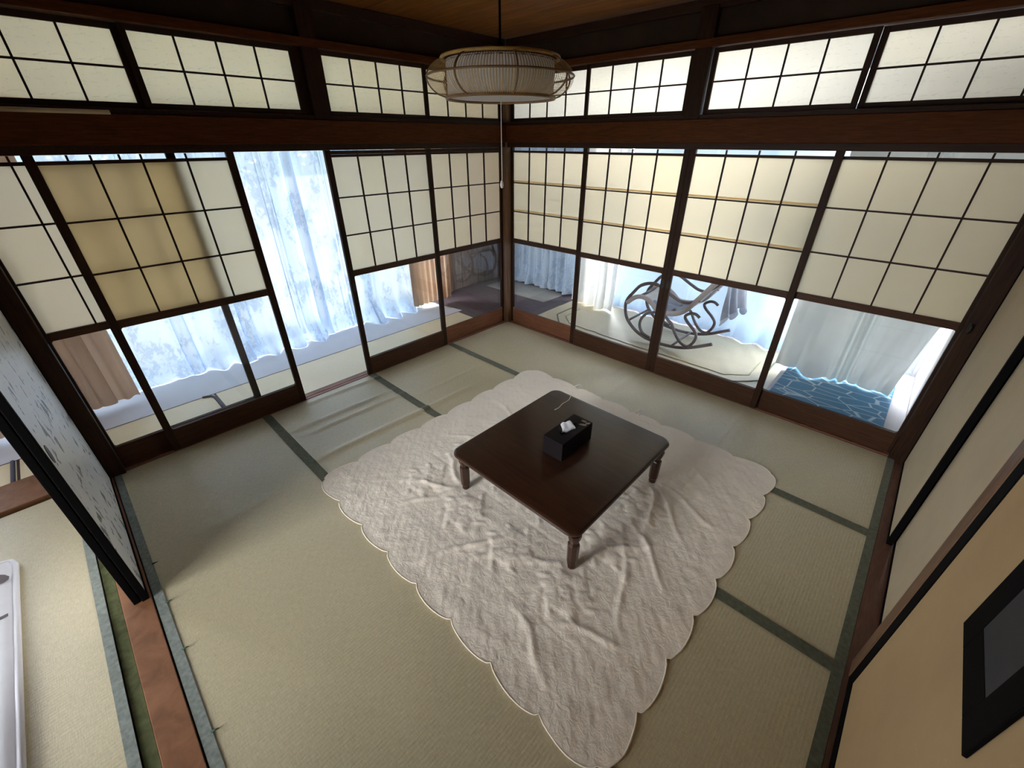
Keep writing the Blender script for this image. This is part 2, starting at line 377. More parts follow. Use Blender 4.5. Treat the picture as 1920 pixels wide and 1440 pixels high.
# ------------------------------------------------------------------ room shell
EZ = -0.03                                                # veranda floor level
KZ = 1.76                                                 # underside of the lintels
CZ = 2.56
floor = tag(build('floor', B(-0.07, 3.75, -5.55, 0.07, -0.12, -0.012), 'dark_wood'), 'tatami floor of the dim corner room and the next room', 'floor', None, 'structure')
# four long rush mats, each with a grey-green cloth border along both long edges
def crease(x, y, spec):
    z = 0
    for cx, y0, y1, h, w in spec:
        if y0 - 0.2 < y < y1 + 0.2:
            f = 1.0
            if y < y0: f = 1 - (y0 - y) / 0.2
            elif y > y1: f = 1 - (y - y1) / 0.2
            d = (x - cx - 0.012 * math.sin(y * 3)) / w
            z += h * max(f, 0) * math.exp(-d * d)
    return z
CREASES = [(0.12, -2.5, -1.9, 0.012, 0.02), (0.41, -2.50, -1.95, 0.013, 0.022), (0.52, -2.42, -1.9, 0.012, 0.02), (0.84, -2.55, -1.45, 0.014, 0.024), (0.62, -1.6, -1.1, 0.006, 0.02),
           (1.60, -0.66, -0.15, 0.005, 0.03), (1.78, -0.7, -0.2, 0.005, 0.03), (0.30, -1.5, -1.0, 0.005, 0.03), (0.95, -3.3, -2.9, 0.004, 0.03), (2.676, -0.88, -0.06, 0.004, 0.012)]
def mat_z(x, y): return crease(x, y, CREASES) + 0.0015 * nz(x * 3, y * 3)
mats = [(-0.045, -0.90), (-0.90, -1.80), (-1.80, -2.70), (-2.70, -3.60)]
for k, (y0, y1) in enumerate(mats):
    g = MB().grid(lambda u, v: (0.045 + 3.535 * u, y0 + (y1 - y0) * v, mat_z(0.045 + 3.535 * u, y0 + (y1 - y0) * v)), 236, 22)
    mt = build('tatami_mat', g, 'tatami', floor)
    ends = [(y0, 1)] if k == 0 else [(y0, 0), (y1, 0)]
    hb = []
    if k > 0: hb.append((y0 + 0.0, y0 - 0.03))
    if k < 3: hb.append((y1 + 0.03, y1))
    else: hb.append((y1 + 0.03, y1 - 0.006))
    if k == 3:
        for px_ in (1.0, 1.29, 1.585, 1.99): build('mat_pin', MB().tube([(px_, -3.572, 0.004), (px_ + 0.012, -3.55, 0.012)], [0.005, 0.001], 6), 'pin_green', mt)
    for a, b in hb:
        gb = MB().grid(lambda u, v: (0.045 + 3.535 * u, a + (b - a) * v, mat_z(0.045 + 3.535 * u, a + (b - a) * v) + 0.0035), 236, 2)
        build('cloth_border', gb, 'heri_blue' if k == 3 and a < -3.5 else 'heri', mt)
    build('cloth_border', MB().grid(lambda u, v: (3.545 + 0.038 * u, y0 + (y1 - y0) * v, 0.004 + 0.001 * u), 2, 10), 'heri', mt)
trim(B(-0.30, 0.0, -5.24, -3.705, -0.06, 0.022, 0.004), 'sill_wood', 'wide brown sill between the next room and the veranda, at the left edge', 'threshold')
# next room: wooden threshold between the rooms and its own mats
trim(B(0.0, 3.62, -3.715, -3.612, -0.012, 0.006, 0.002), 'sill_wood', 'worn brown wooden threshold between the two tatami rooms', 'threshold')
for k, (y0, y1) in enumerate([(-3.765, -4.66), (-4.66, -5.5)]):
    mt = build('tatami_mat', MB().grid(lambda u, v: (0.03 + 3.55 * u, y0 + (y1 - y0) * v, 0.004 + 0.002 * nz(u * 9, v * 3)), 60, 14), 'tatami', floor)
    build('cloth_border', MB().grid(lambda u, v: (0.03 + 3.55 * u, y0 + 0.004 - 0.034 * v, 0.0085), 60, 1), 'heri_blue', mt)
tag(build('edge_strip', B(0.05, 3.55, -3.757, -3.717, -0.011, 0.001), 'green_mat', floor))

def nageshi(axis):
    pass
# --- north (y=0) and west (x=0) window walls; both share one set of profiles, built along +x and mirrored into the west wall
def wall_bits(side):
    """side 'north' runs along x at y=0 (outside +y); 'west' runs along -y at x=0 (outside -x)"""
    def bx(a0, a1, d0, d1, z0, z1, bev=0.003):
        # a along wall from the corner, d depth toward outside (+) / room (-)
        if side == 'north': return B(a0, a1, d0, d1, z0, z1, bev)
        return B(-d1, -d0, -a1, -a0, z0, z1, bev)
    L = 3.66
    n = 'north' if side == 'north' else 'west'
    if side == 'west': trim(bx(1.85, 1.886, -0.03, 0.04, 1.962, 2.318), 'dark_wood_v', 'dark jamb left of the strut in the left-hand transom row', 'jamb')
    w = 'right-hand' if side == 'north' else 'left-hand'
    trim(bx(0.05, L, -0.045, 0.05, KZ, 1.80), 'dark_wood', f'dark grooved door head above the {w} row of paper doors', 'lintel')
    trim(bx(0.05, L, -0.075, -0.02, 1.80, 1.935), 'beam_wood', f'broad red-brown tie beam over the {w} paper doors', 'beam')
    trim(bx(0.05, L, -0.055, 0.05, 1.935, 1.962), 'dark_wood', f'dark ledge under the {w} transom windows', 'ledge')
    trim(bx(0.05, L, -0.065, 0.05, 2.318, 2.362), 'beam_wood', f'dark rail above the {w} transom windows', 'rail')
    trim(bx(1.745, 1.85, -0.062, 0.05, 1.937, CZ - 0.04), 'dark_wood_v', f'short dark strut in the middle of the {w} transom row', 'post')
    trim(bx(0.05, L, -0.05, 0.02, CZ - 0.055, CZ), 'dark_wood', f'dark ceiling moulding along the {w} window wall', 'moulding')
    trim(bx(-0.02, L + 0.1, -0.06 + 0.008, 0.07, -0.05, -0.002), 'sill_wood', f'brown grooved sill under the {w} paper doors', 'threshold')
    for d in (-0.028, 0.010): trim(bx(0.06, L - 0.1, d, d + 0.016, -0.003, 0.0005, 0), 'rail_red', f'reddish sliding strip in the sill of the {w} doors, {"inner" if d < 0 else "outer"} one', 'groove strip')
    o = build('wall_' + n, bx(0.0, L, -0.012, 0.05, 2.362, CZ, 0), 'dark_plaster'); tag(o, f'dark plaster strip above the {w} transoms', 'wall', None, 'structure')
    build('wall_panel', bx(0.0, L, -0.012, 0.05, 1.80, 1.937, 0), 'dark_wood', o)
M['rail_red'] = mat_wood('reddish_rail_wood', (0.30, 0.13, 0.10), (0.42, 0.20, 0.15), 0.4, (3, 3, 20), 4)
wall_bits('north'); wall_bits('west')
trim(B(-0.06, 0.058, -0.058, 0.06, -0.05, CZ, 0.012), 'post_wood', 'brown square corner post where the two paper-door walls meet', 'post')
trim(B(-0.06, 0.062, -3.70, -3.545, -0.05, CZ, 0.004), 'dark_wood_v', 'dark corner post at the left end of the paper doors', 'post')
trim(B(3.548, 3.68, -0.06, 0.06, -0.05, CZ, 0.004), 'dark_wood_v', 'dark corner post at the right end of the paper doors', 'post')
# east wall: plaster over lintel, middle post, grooved threshold
o = tag(build('wall_east', B(3.70, 3.78, -5.55, 0.05, 1.76, CZ), 'dark_plaster'), 'dark plaster above the tan sliding panels', 'wall', None, 'structure')
build('wall_panel', B(3.72, 3.78, -5.55, 0.05, -0.02, 1.76), 'dark_plaster', o)
trim(B(3.60, 3.72, -3.66, 0.0, KZ, 1.80, 0.003), 'dark_wood', 'dark door head above the tan sliding panels', 'lintel')
trim(B(3.56, 3.60, -3.66, 0.0, 1.80, 1.935, 0.003), 'beam_wood', 'red-brown tie beam above the tan sliding panels', 'beam')
trim(B(3.584, 3.72, -3.6, -0.05, -0.05, 0.004, 0.002), 'sill_dark', 'dark brown threshold under the tan sliding panels', 'threshold') if False else None
M['sill_dark'] = mat_wood('dark_red_brown_sill', (0.10, 0.045, 0.028), (0.17, 0.08, 0.05), 0.5, (20, 3, 20), 4)
trim(B(3.584, 3.72, -3.6, -0.05, -0.05, 0.004, 0.002), 'sill_dark', 'dark brown threshold under the tan sliding panels', 'threshold')
trim(B(3.598, 3.72, -1.802, -1.728, -0.02, CZ, 0.004), 'post_wood', 'brown post between the tan sliding panels', 'post')
# south side: lintel over the open sliding panels, dark wall above it
o = tag(build('wall_south', B(0.0, 3.72, -3.68, -3.62, 1.80, CZ), 'dark_plaster'), 'dark plaster above the opening to the next room', 'wall', None, 'structure')
trim(B(0.05, 3.72, -3.70, -3.58, KZ, 1.80, 0.003), 'dark_wood', 'dark door head above the opening to the next room', 'lintel')
# ceiling boards with thin battens
ceil = tag(build('ceiling', B(-0.1, 3.8, -5.6, 0.1, CZ + 0.02, CZ + 0.06), 'dark_wood'), 'amber board ceiling with dark battens', 'ceiling', None, 'structure')
bmesh_board = B(-0.0, 3.7, -0.224, 0.224, 0, 0.012, 0.002).mesh('ceiling_board', 'ceiling_wood')
for k in range(12): link('ceiling_board', bmesh_board, ceil, (0, -0.236 - 0.452 * k, CZ + 0.004))
bat = None
bat_ = B(-0.012, 0.012, -5.5, 0, -0.02, 0.004, 0.002).mesh('batten', 'dark_wood')
for k in range(0): link('batten', bat, ceil, (0.24 + 0.46 * k, 0, CZ + 0.002))

# ------------------------------------------------------------------ paper doors
DW = 0.90; ST = 0.042
def fillet_pts(cx, cz, r, sx, sz, n=5):
    pts = [(cx, cz)]
    for k in range(n + 1):
        a = PI / 2 * k / n
        pts.append((cx + sx * (r - r * math.sin(a)), cz + sz * (r - r * math.cos(a))))
    return pts
def rail_mb(z0, z1, corner_z, sz):
    mb = B(ST, DW - ST, -0.014, 0.014, z0, z1)
    if sz:
        for sx, cx in ((1, ST), (-1, DW - ST)):
            p = fillet_pts(cx, corner_z, 0.016, sx, sz)
            mb.prism(p if sx * sz > 0 else p[::-1], 'y', -0.010, 0.010)
    return mb
ZB, ZM0, ZM1, ZT = 0.155, 0.882, 0.925, 1.716
ME = {}
ME['stile'] = B(0, ST, -0.015, 0.015, 0, 1.762, 0.003).mesh('stile', 'dark_wood_v')
ME['bottom_rail'] = rail_mb(0, ZB, ZB, 1).mesh('bottom_rail', 'door_rail') if False else None
M['door_rail'] = mat_wood('brown_door_rail', (0.036, 0.014, 0.006), (0.075, 0.032, 0.014), 0.5, (2, 30, 30), 3, 0.18)
M['door_rail_red'] = mat_wood('red_brown_door_rail', (0.15, 0.058, 0.028), (0.24, 0.10, 0.05), 0.5, (2, 30, 30), 3, 0.2)
ME['bottom_rail'] = rail_mb(0, ZB, ZB, 1).mesh('bottom_rail', 'door_rail')
ME['bottom_rail_red'] = rail_mb(0, ZB, ZB, 1).mesh('bottom_rail', 'door_rail_red')
ME['middle_rail'] = rail_mb(ZM0, ZM1, ZM0, -1).mesh('middle_rail', 'door_rail')
ME['top_rail'] = rail_mb(ZT, ZT + 0.016, 0, 0).mesh('top_rail', 'dark_wood')
ROWS = [ZM1, 1.190, 1.455, ZT]; COLS = [ST + (DW - 2 * ST) * k / 4 for k in range(5)]
ME['head_fill'] = B(ST, DW - ST, -0.012, 0.012, ZT + 0.017, 1.756).mesh('top_rail', 'dark_wood')
ME['vbar'] = B(-0.0045, 0.0045, -0.009, 0.004, ZM1, 1.757).mesh('lattice_bar', 'dark_wood_v')
ME['hbar'] = B(ST, DW - ST, -0.0085, 0.0035, -0.0045, 0.0045).mesh('lattice_bar', 'dark_wood')
def pane_mesh(name, w, h, mat):
    return MB().grid(lambda u, v: (w * u, 0, h * v), 1, 1).mesh(name, mat, False)
for k in range(3): ME['pane%d' % k] = pane_mesh('paper_pane', COLS[1] - COLS[0], ROWS[k + 1] - ROWS[k], 'paper')
ME['glass'] = pane_mesh('glass_pane', DW - 2 * ST, ZM0 - ZB, 'glass')
ME['seam'] = B(ST, DW - ST, 0.0045, 0.0055, 0, 0.012).mesh('paper_seam', 'paper')
ME['pull'] = MB().prism([(0.012 * math.cos(a * PI / 8), 0.036 * math.sin(a * PI / 8)) for a in range(16)], 'y', -0.0005, 0.0018).mesh('finger_pull', 'metal_dark')
DOOR = [0]
def shoji(loc, rz, label, pull_side=None, red=False, seams=False, closed=False):
    DOOR[0] += 1
    t = thing('door_%d' % DOOR[0], loc, rz, label, 'sliding door', None, 'structure')
    s0 = link('stile', ME['stile'], t); s1 = link('stile', ME['stile'], t, (DW - ST, 0, 0))
    link('bottom_rail', ME['bottom_rail_red' if red else 'bottom_rail'], t); link('middle_rail', ME['middle_rail'], t); link('top_rail', ME['top_rail'], t)
    for k in (1, 2, 3): link('lattice_bar', ME['vbar'], t, (COLS[k], 0, 0))
    for k in (1, 2): link('lattice_bar', ME['hbar'], t, (0, 0, ROWS[k]))
    for r in range(3):
        for c in range(4): link('paper_pane', ME['pane%d' % r], t, (COLS[c], 0.0042, ROWS[r]))
    if closed: link('top_rail', ME['head_fill'], t)
    if seams:
        for k in (1, 2): link('paper_seam', ME['seam'], t, (0, 0, ROWS[k] + 0.008))
    link('glass_pane', ME['glass'], t, (ST, 0.004, ZB))
    if pull_side is not None: link('finger_pull', ME['pull'], (s0, s1)[pull_side], (ST / 2, -0.0155, 0.80))
    return t
# north row: local x = +x, local y = outside
IN, OUT = -0.018, 0.018
shoji((0.040, OUT, 0.001), 0, 'paper door with glass foot in the right-hand wall, next to the corner post', None, True, True)
shoji((0.922, IN, 0.001), 0, 'second paper door from the corner in the right-hand wall, white curtain behind its glass', 1, False, True)
shoji((1.822, IN, 0.001), 0, 'third paper door from the corner in the right-hand wall, rocking chair behind its glass', 0, False, True)
shoji((2.676, OUT, 0.001), 0, 'paper door at the far right end, blue mat seen through its glass', 1)
# west row: local x = +y (rz 90), origin at the southern end
shoji((-OUT, -0.040 - DW, 0.001), PI / 2, 'paper door with dark glass foot in the left-hand wall, next to the corner post', None, True, False, True)
shoji((-IN, -0.922 - DW, 0.001), PI / 2, 'paper door just right of the open gap in the left-hand wall', 0, False, False, True)
shoji((-IN, -2.385 - DW, 0.001), PI / 2, 'paper door slid aside left of the open gap, its paper darkened by another door behind', None)
shoji((-OUT, -3.575, 0.001), PI / 2, 'leftmost paper door, brown drape behind its glass, half covered by the next door', 0)

# ------------------------------------------------------------------ transom windows
TW = 0.845; TS = 0.03; TZ0, TZ1 = 1.964, 2.316
TC = [TS + (TW - 2 * TS) * k / 4 for k in range(5)]; TR = [1.990, 2.140, 2.290]
MT = {}
MT['stile'] = B(0, TS, -0.012, 0.012, TZ0, TZ1, 0.002).mesh('stile', 'dark_wood_v')
MT['rail'] = B(TS, TW - TS, -0.012, 0.012, TZ0, TR[0]).mesh('rail', 'dark_wood')
MT['trail'] = B(TS, TW - TS, -0.012, 0.012, TR[2], TZ1).mesh('rail', 'dark_wood')
MT['v'] = B(-0.0045, 0.0045, -0.008, 0.003, TR[0], TR[2]).mesh('lattice_bar', 'dark_wood_v')
MT['h'] = B(TS, TW - TS, -0.0078, 0.0028, -0.0045, 0.0045).mesh('lattice_bar', 'dark_wood')
MT['pw'] = pane_mesh('paper_pane', TC[1] - TC[0], 0.15, 'ranma_paper_w'); MT['pn'] = pane_mesh('paper_pane', TC[1] - TC[0], 0.15, 'ranma_paper_n')
WIN = [0]
def ranma(loc, rz, label, p):
    WIN[0] += 1
    t = thing('window_%d' % WIN[0], loc, rz, label, 'transom window', None, 'structure')
    link('stile', MT['stile'], t); link('stile', MT['stile'], t, (TW - TS, 0, 0)); link('rail', MT['rail'], t); link('rail', MT['trail'], t)
    for k in (1, 2, 3): link('lattice_bar', MT['v'], t, (TC[k], 0, 0))
    link('lattice_bar', MT['h'], t, (0, 0, TR[1]))
    for r in range(2):
        for c in range(4): link('paper_pane', MT[p], t, (TC[c], 0.0035, TR[r]))
for x, d, s in ((0.06, OUT, 'transom window in the right-hand wall half hidden behind the bamboo lamp'), (0.895, IN, 'transom window just left of the strut in the right-hand wall'),
                (1.855, IN, 'bright transom window just right of the strut in the right-hand wall'), (2.70, OUT, 'transom window at the far right end, cut by the picture edge')):
    ranma((x, d * 0.75, 0), 0, s, 'pn')
for y, d, s in ((-0.06, OUT, 'transom window in the left-hand wall half hidden behind the bamboo lamp'), (-0.90, IN, 'transom window just right of the strut in the left-hand wall'),
                (-1.885, IN, 'transom window just left of the strut in the left-hand wall'), (-2.725, OUT, 'transom window at the far left end, cut by the picture edge')):
    ranma((-d * 0.75, y - TW, 0), PI / 2, s, 'pw')

# ------------------------------------------------------------------ sliding panels (fusuma)
def fusuma(loc, rz, w, paper, label, pull=None, h=1.757, stile=0.022, bottom=0.022):
    DOOR[0] += 1
    t = thing('door_%d' % DOOR[0], loc, rz, label, 'sliding door', None, 'structure')
    for x in (0, w - stile): build('stile', B(x, x + stile, -0.0125, 0.0125, 0, h, 0.002), 'black_lacquer', t)
    build('bottom_rail', B(stile, w - stile, -0.012, 0.012, 0, bottom), 'black_lacquer', t); build('top_rail', B(stile, w - stile, -0.012, 0.012, h - 0.022, h), 'black_lacquer', t)
    build('paper_panel', B(stile, w - stile, -0.009, 0.009, bottom, h - 0.022), paper, t)
    if pull is not None:
        pl = MB().prism([(pull + 0.028 * math.cos(a * PI / 10), 0.80 + 0.04 * math.sin(a * PI / 10)) for a in range(20)], 'y', -0.0105, -0.008)
        build('finger_pull', pl, 'metal_dark', t)
    return t
# south: two stacked panels pushed to the west end (outside = -y)
fusuma((1.215, -3.632, 0.006), PI, 1.145, 'fusuma_ink', 'pale sliding panel with columns of grey brush script, black frame, at left', 0.09)
fusuma((1.208, -3.662, 0.006), PI, 1.14, 'fusuma_ink', 'second pale sliding panel stacked behind the brush-script panel')
# east (outside = +x): local x runs -y
fusuma((3.637, -0.062, 0.004), -PI / 2, 0.862, 'fusuma_tan', 'tan sliding panel nearest the blue-mat corner, black frame')
fusuma((3.668, -0.88, 0.004), -PI / 2, 0.90, 'fusuma_tan', 'tan sliding panel set back between the corner panel and the brown post')
fusuma((3.613, -1.805, 0.004), -PI / 2, 1.74, 'fusuma_tan_warm', 'warm tan sliding panel nearest the viewer at right, framed panel hanging on it', None, 1.757, 0.062, 0.055)
t = thing('wall_frame', (3.601, -2.185, 0.845), -PI / 2, 'black wooden frame with a dark grey inset hanging on the right-hand tan panel', 'picture frame')
fw_, fh_, fb = 0.335, 0.50, 0.080
build('frame_bar', B(0, fb, -0.005, 0.003, 0, fh_, 0.002), 'black_lacquer', t); build('frame_bar', B(fw_ - fb, fw_, -0.005, 0.003, 0, fh_, 0.002), 'black_lacquer', t)
build('frame_bar', B(fb, fw_ - fb, -0.005, 0.003, 0, fb, 0.002), 'black_lacquer', t); build('frame_bar', B(fb, fw_ - fb, -0.005, 0.003, fh_ - fb, fh_, 0.002), 'black_lacquer', t)
build('inset_panel', B(fb, fw_ - fb, -0.004, 0.002, fb, fh_ - fb), 'mirror_grey', t)
# small hook latch on the right corner post
t = thing('hook_latch', (3.548, -0.062, 0.93), 0, 'small black hook latch on the corner post beside the rightmost paper door', 'latch')
build('back_plate', B(0.012, 0.034, -0.004, 0.002, -0.02, 0.03, 0.001), 'metal_dark', t)
build('hook', MB().tube(smooth_path([(0.023, -0.003, 0.02), (0.023, -0.022, 0.022), (0.024, -0.030, 0.0), (0.023, -0.022, -0.022), (0.023, -0.010, -0.03)]), 0.004, 8), 'metal_dark', t)
tag(build('wooden_stick', MB().tube([(0.068, -2.895, 1.9405), (0.068, -3.5, 1.9405)], 0.0115, 10), 'pale_stick'), 'pale bare wooden stick lying on the left-hand tie beam under the transoms', 'stick')

# ------------------------------------------------------------------ veranda and outside shell
tag(build('floor_veranda', MB().box(-1.45, -0.06, -5.55, 1.5, -0.14, EZ).box(-0.06, 3.66, 0.06, 1.5, -0.14, EZ), 'dark_floor'), 'dark plum-brown boards of the veranda round the corner', 'floor', None, 'structure')
tag(build('ceiling_veranda', MB().box(-1.5, -0.055, -5.6, 1.55, 2.42, 2.46).box(-0.06, 3.7, 0.055, 1.55, 2.42, 2.46), 'pale_plaster'), 'pale ceiling over the veranda', 'ceiling', None, 'structure')
o = tag(build('wall_veranda_west', MB().box(-1.52, -1.42, -5.6, 1.55, 2.38, 2.46).box(-1.52, -1.42, -0.12, 1.55, -0.14, 2.38).box(-1.52, -1.42, -5.6, -5.5, -0.14, 2.38), 'pale_plaster'), 'outer wall of the left veranda round its tall windows', 'wall', None, 'structure')
for k in range(5): build('wall_panel', B(-1.42, -1.40, -0.10 + 0.308 * k, 0.204 + 0.308 * k, EZ, 2.40, 0.002), 'board_brown', o)
o = tag(build('wall_veranda_north', MB().box(-1.5, 3.7, 1.46, 1.56, 2.38, 2.46).box(-1.5, 0.35, 1.46, 1.56, -0.14, 2.38).box(3.56, 3.7, 1.46, 1.56, -0.14, 2.38), 'pale_plaster'), 'outer wall of the right veranda round its tall windows', 'wall', None, 'structure')
build('wall_panel', B(-1.40, 0.33, 1.44, 1.46, EZ, 2.40), 'board_brown', o)
tag(build('wall_veranda_end', B(3.585, 3.68, 0.06, 1.5, -0.14, 2.46), 'white_paint'), 'white end wall of the right veranda behind the blue mat', 'wall', None, 'structure')
# house outer skin south of us: next room's far wall with a wide window
tag(build('wall_next_room', MB().box(-1.5, 0.90, -5.32, -5.24, -0.1, 2.6).box(2.22, 3.8, -5.32, -5.24, -0.1, 2.6).box(0.90, 2.22, -5.32, -5.24, 2.38, 2.6), 'pale_plaster'), 'far wall of the next room with a garden window', 'wall', None, 'structure')
o = tag(build('roof', MB().box(-2.35, 3.9, -5.4, 2.4, 2.63, 2.70), 'dark_plaster'), 'unseen roof slab over the house, eaves extended to dim the sky at the windows', 'roof', None, 'structure')  # out of view; overhang added to cut the sky light reaching the veranda curtains
# tall sliding windows
def outer_window(p0, axis, n, w, frosted, label, zt=2.37):
    WIN[0] += 1
    t = thing('window_%d' % WIN[0], p0, 0 if axis == 'x' else PI / 2, label, 'window', None, 'structure')
    H0 = EZ
    build('frame', MB().box(0, n * w, -0.03, 0.03, H0 - 0.0, H0 + 0.035).box(0, n * w, -0.03, 0.03, zt - 0.04, zt + 0.01), 'aluminium', t)
    for k in range(n):
        d = 0.012 if k % 2 else -0.012
        fr = MB()
        for a in (0, w - 0.04): fr.box(k * w + a, k * w + a + 0.04, d - 0.01, d + 0.01, H0 + 0.035, zt - 0.04)
        fr.box(k * w + 0.04, k * w + w - 0.04, d - 0.01, d + 0.01, H0 + 0.035, H0 + 0.09).box(k * w + 0.04, k * w + w - 0.04, d - 0.01, d + 0.01, zt - 0.08, zt - 0.04)
        if frosted: fr.box(k * w + 0.04, k * w + w - 0.04, d - 0.008, d + 0.008, 1.53, 1.555)
        build('sash', fr, 'aluminium', t)
        if frosted:
            build('frosted_pane', MB().grid(lambda u, v: (k * w + 0.04 + (w - 0.08) * u, d, H0 + 0.09 + (1.53 - H0 - 0.09) * v), 1, 1), 'frosted', t, False)
            build('glass_pane', MB().grid(lambda u, v: (k * w + 0.04 + (w - 0.08) * u, d, 1.555 + (zt - 0.08 - 1.555) * v), 1, 1), 'glass', t, False)
        else:
            build('glass_pane', MB().grid(lambda u, v: (k * w + 0.04 + (w - 0.08) * u, d, H0 + 0.09 + (zt - 0.08 - H0 - 0.09) * v), 1, 1), 'glass', t, False)
    return t
outer_window((-1.46, -4.92, 0), 'y', 6, 0.80, False, 'row of tall veranda windows behind the lace curtain, trees in the upper panes')
outer_window((0.36, 1.50, 0), 'x', 4, 0.80, False, 'row of tall veranda windows behind the pale blue sheer curtain')
outer_window((0.91, -5.28, 0.03), 'x', 2, 0.65, False, 'garden window in the far wall of the next room', 2.36)
# ground and hedge outside
tag(build('ground', MB().grid(lambda u, v: (-40 + 80 * u, -40 + 80 * v, -0.55), 4, 4), 'ground'), 'pale ground round the house', 'ground', None, 'structure')
def hedge(name, cx, cy, lx, ly, z0, z1, n, label):
    mb = MB(); rnd = random.Random(3)
    for _ in range(n):
        x = cx + (rnd.random() - .5) * lx; y = cy + (rnd.random() - .5) * ly; z = z0 + (z1 - z0) * rnd.random()
        a = rnd.random() * 6.28; s = 0.10 + 0.12 * rnd.random(); tl = (rnd.random() - .5) * 1.6
        d = Vector((math.cos(a), math.sin(a), tl)).normalized() * s; e = Vector((-math.sin(a), math.cos(a), rnd.random() - .5)).normalized() * s * .5
        p = Vector((x, y, z)); b = len(mb.v)
        mb.v += [tuple(p - d), tuple(p + e), tuple(p + d), tuple(p - e)]; mb.f.append((b, b + 1, b + 2, b + 3))
    o = build(name, mb, 'leaf', None, False); tag(o, label, 'foliage', None, 'stuff')
hedge('tree_foliage', -9.6, 1.8, 1.6, 14.0, 0.2, 5.0, 26000, 'green tree foliage outside, seen through the top of the lace curtain')
tag(build('garden_wall', B(-8.7, -8.55, -8, 10, -0.55, 1.05), 'white_paint'), 'low white garden wall outside the lace-curtained windows', 'wall', None, 'structure')

# ------------------------------------------------------------------ rugs on the veranda
def rug(name, x0, x1, y0, y1, z, label, mat='pale_rug', ripple=0.0, binding=None):
    t = thing(name, (0, 0, 0), 0, label, 'rug')
    fn = lambda u, v: (x0 + (x1 - x0) * u, y0 + (y1 - y0) * v, z + ripple * (0.5 + 0.5 * nz(u * 7, v * 4)))
    mb = MB().grid(fn, 40, 40); build('weave', mb, mat, t)
    build('edge_side', MB().box(x0 + .002, x1 - .002, y0 + .002, y1 - .002, EZ, z - 0.001), mat, t)
    return t
t = rug('rush_rug', -0.66, -0.07, -2.86, -0.20, EZ + 0.007, 'long tan rush rug on the left veranda, ending near the corner')
t = rug('rush_rug', -0.66, -0.07, -4.02, -2.875, EZ + 0.007, 'tan rush rug with a dark bound end, left of the long rug')
bind = smooth_path([(-0.66, -2.955, EZ + .0095), (-0.63, -2.90, EZ + .0095), (-0.56, -2.883, EZ + .0095), (-0.3, -2.883, EZ + .0095), (-0.07, -2.883, EZ + .0095)], 5)
build('dark_binding', MB().tube(bind, 0.011, 6), 'rug_line', t)
t = rug('rush_rug', -0.66, -0.31, -5.2, -4.035, EZ + 0.007, 'tan rush rug beyond the next room threshold, dark end at lower left')
build('dark_binding', MB().tube([(-0.66, -4.052, EZ + .0095), (-0.31, -4.052, EZ + .0095)], 0.012, 6), 'rug_line', t)
# right veranda rug, wrinkled, with an octagonal line
def zr(x, y): return EZ + 0.008 + 0.012 * max(0, nz(x * 2.2 + 4, y * 3.0)) + 0.010 * max(0, nz(x * 9 + y * 5, y * 2 + 8))
t = thing('octagon_rug', (0, 0, 0), 0, 'wrinkled tan rug with an octagonal green line under the rocking chair', 'rug')
build('weave', MB().grid(lambda u, v: (0.13 + 2.56 * u, 0.08 + 1.2 * v, zr(0.13 + 2.56 * u, 0.08 + 1.2 * v)), 110, 50), 'rush_rug', t)
oct_ = [(0.30, 0.95), (0.30, 0.56), (0.50, 0.345), (1.4, 0.30), (2.42, 0.315), (2.60, 0.50), (2.60, 1.0)]
for dx, mt_, rr in ((0.0, 'rug_green', 0.008), (0.10, 'rug_pale', 0.006)):
    pts = []
    cx, cy_ = 1.45, 0.72
    pl = [(cx + (x - cx) * (1 - dx / 1.15), cy_ + (y - cy_) * (1 - dx / 0.42)) for x, y in oct_]
    for (ax, ay), (bx_, by) in zip(pl[:-1], pl[1:]):
        for k in range(14): pts.append((ax + (bx_ - ax) * k / 14, ay + (by - ay) * k / 14))
    M.setdefault('rug_pale', mat_plain('pale_green_rug_line', (0.50, 0.50, 0.34), 0.9, 0.1))
    build('octagon_line', MB().tube([(x, y, zr(x, y) + 0.001) for x, y in pts], rr, 6), mt_, t)
rug('floor_mat', -1.2, -0.12, 0.80, 1.25, EZ + 0.007, 'grey floor mat in the dark corner of the veranda', 'grey_mat')
# white sheet on the floor under the lace curtain
tag(build('floor_sheet', MB().grid(lambda u, v: (-1.36 + 0.695 * u, -4.4 + 4.27 * v - (0.12 * (1 - u) if v > .99 else 0), EZ + 0.010 + 0.012 * max(0, nz(u * 4, v * 22)) * (1 - u)), 24, 160), 'white_sheet'), 'long white sheet laid on the floor under the lace curtain', 'cloth')

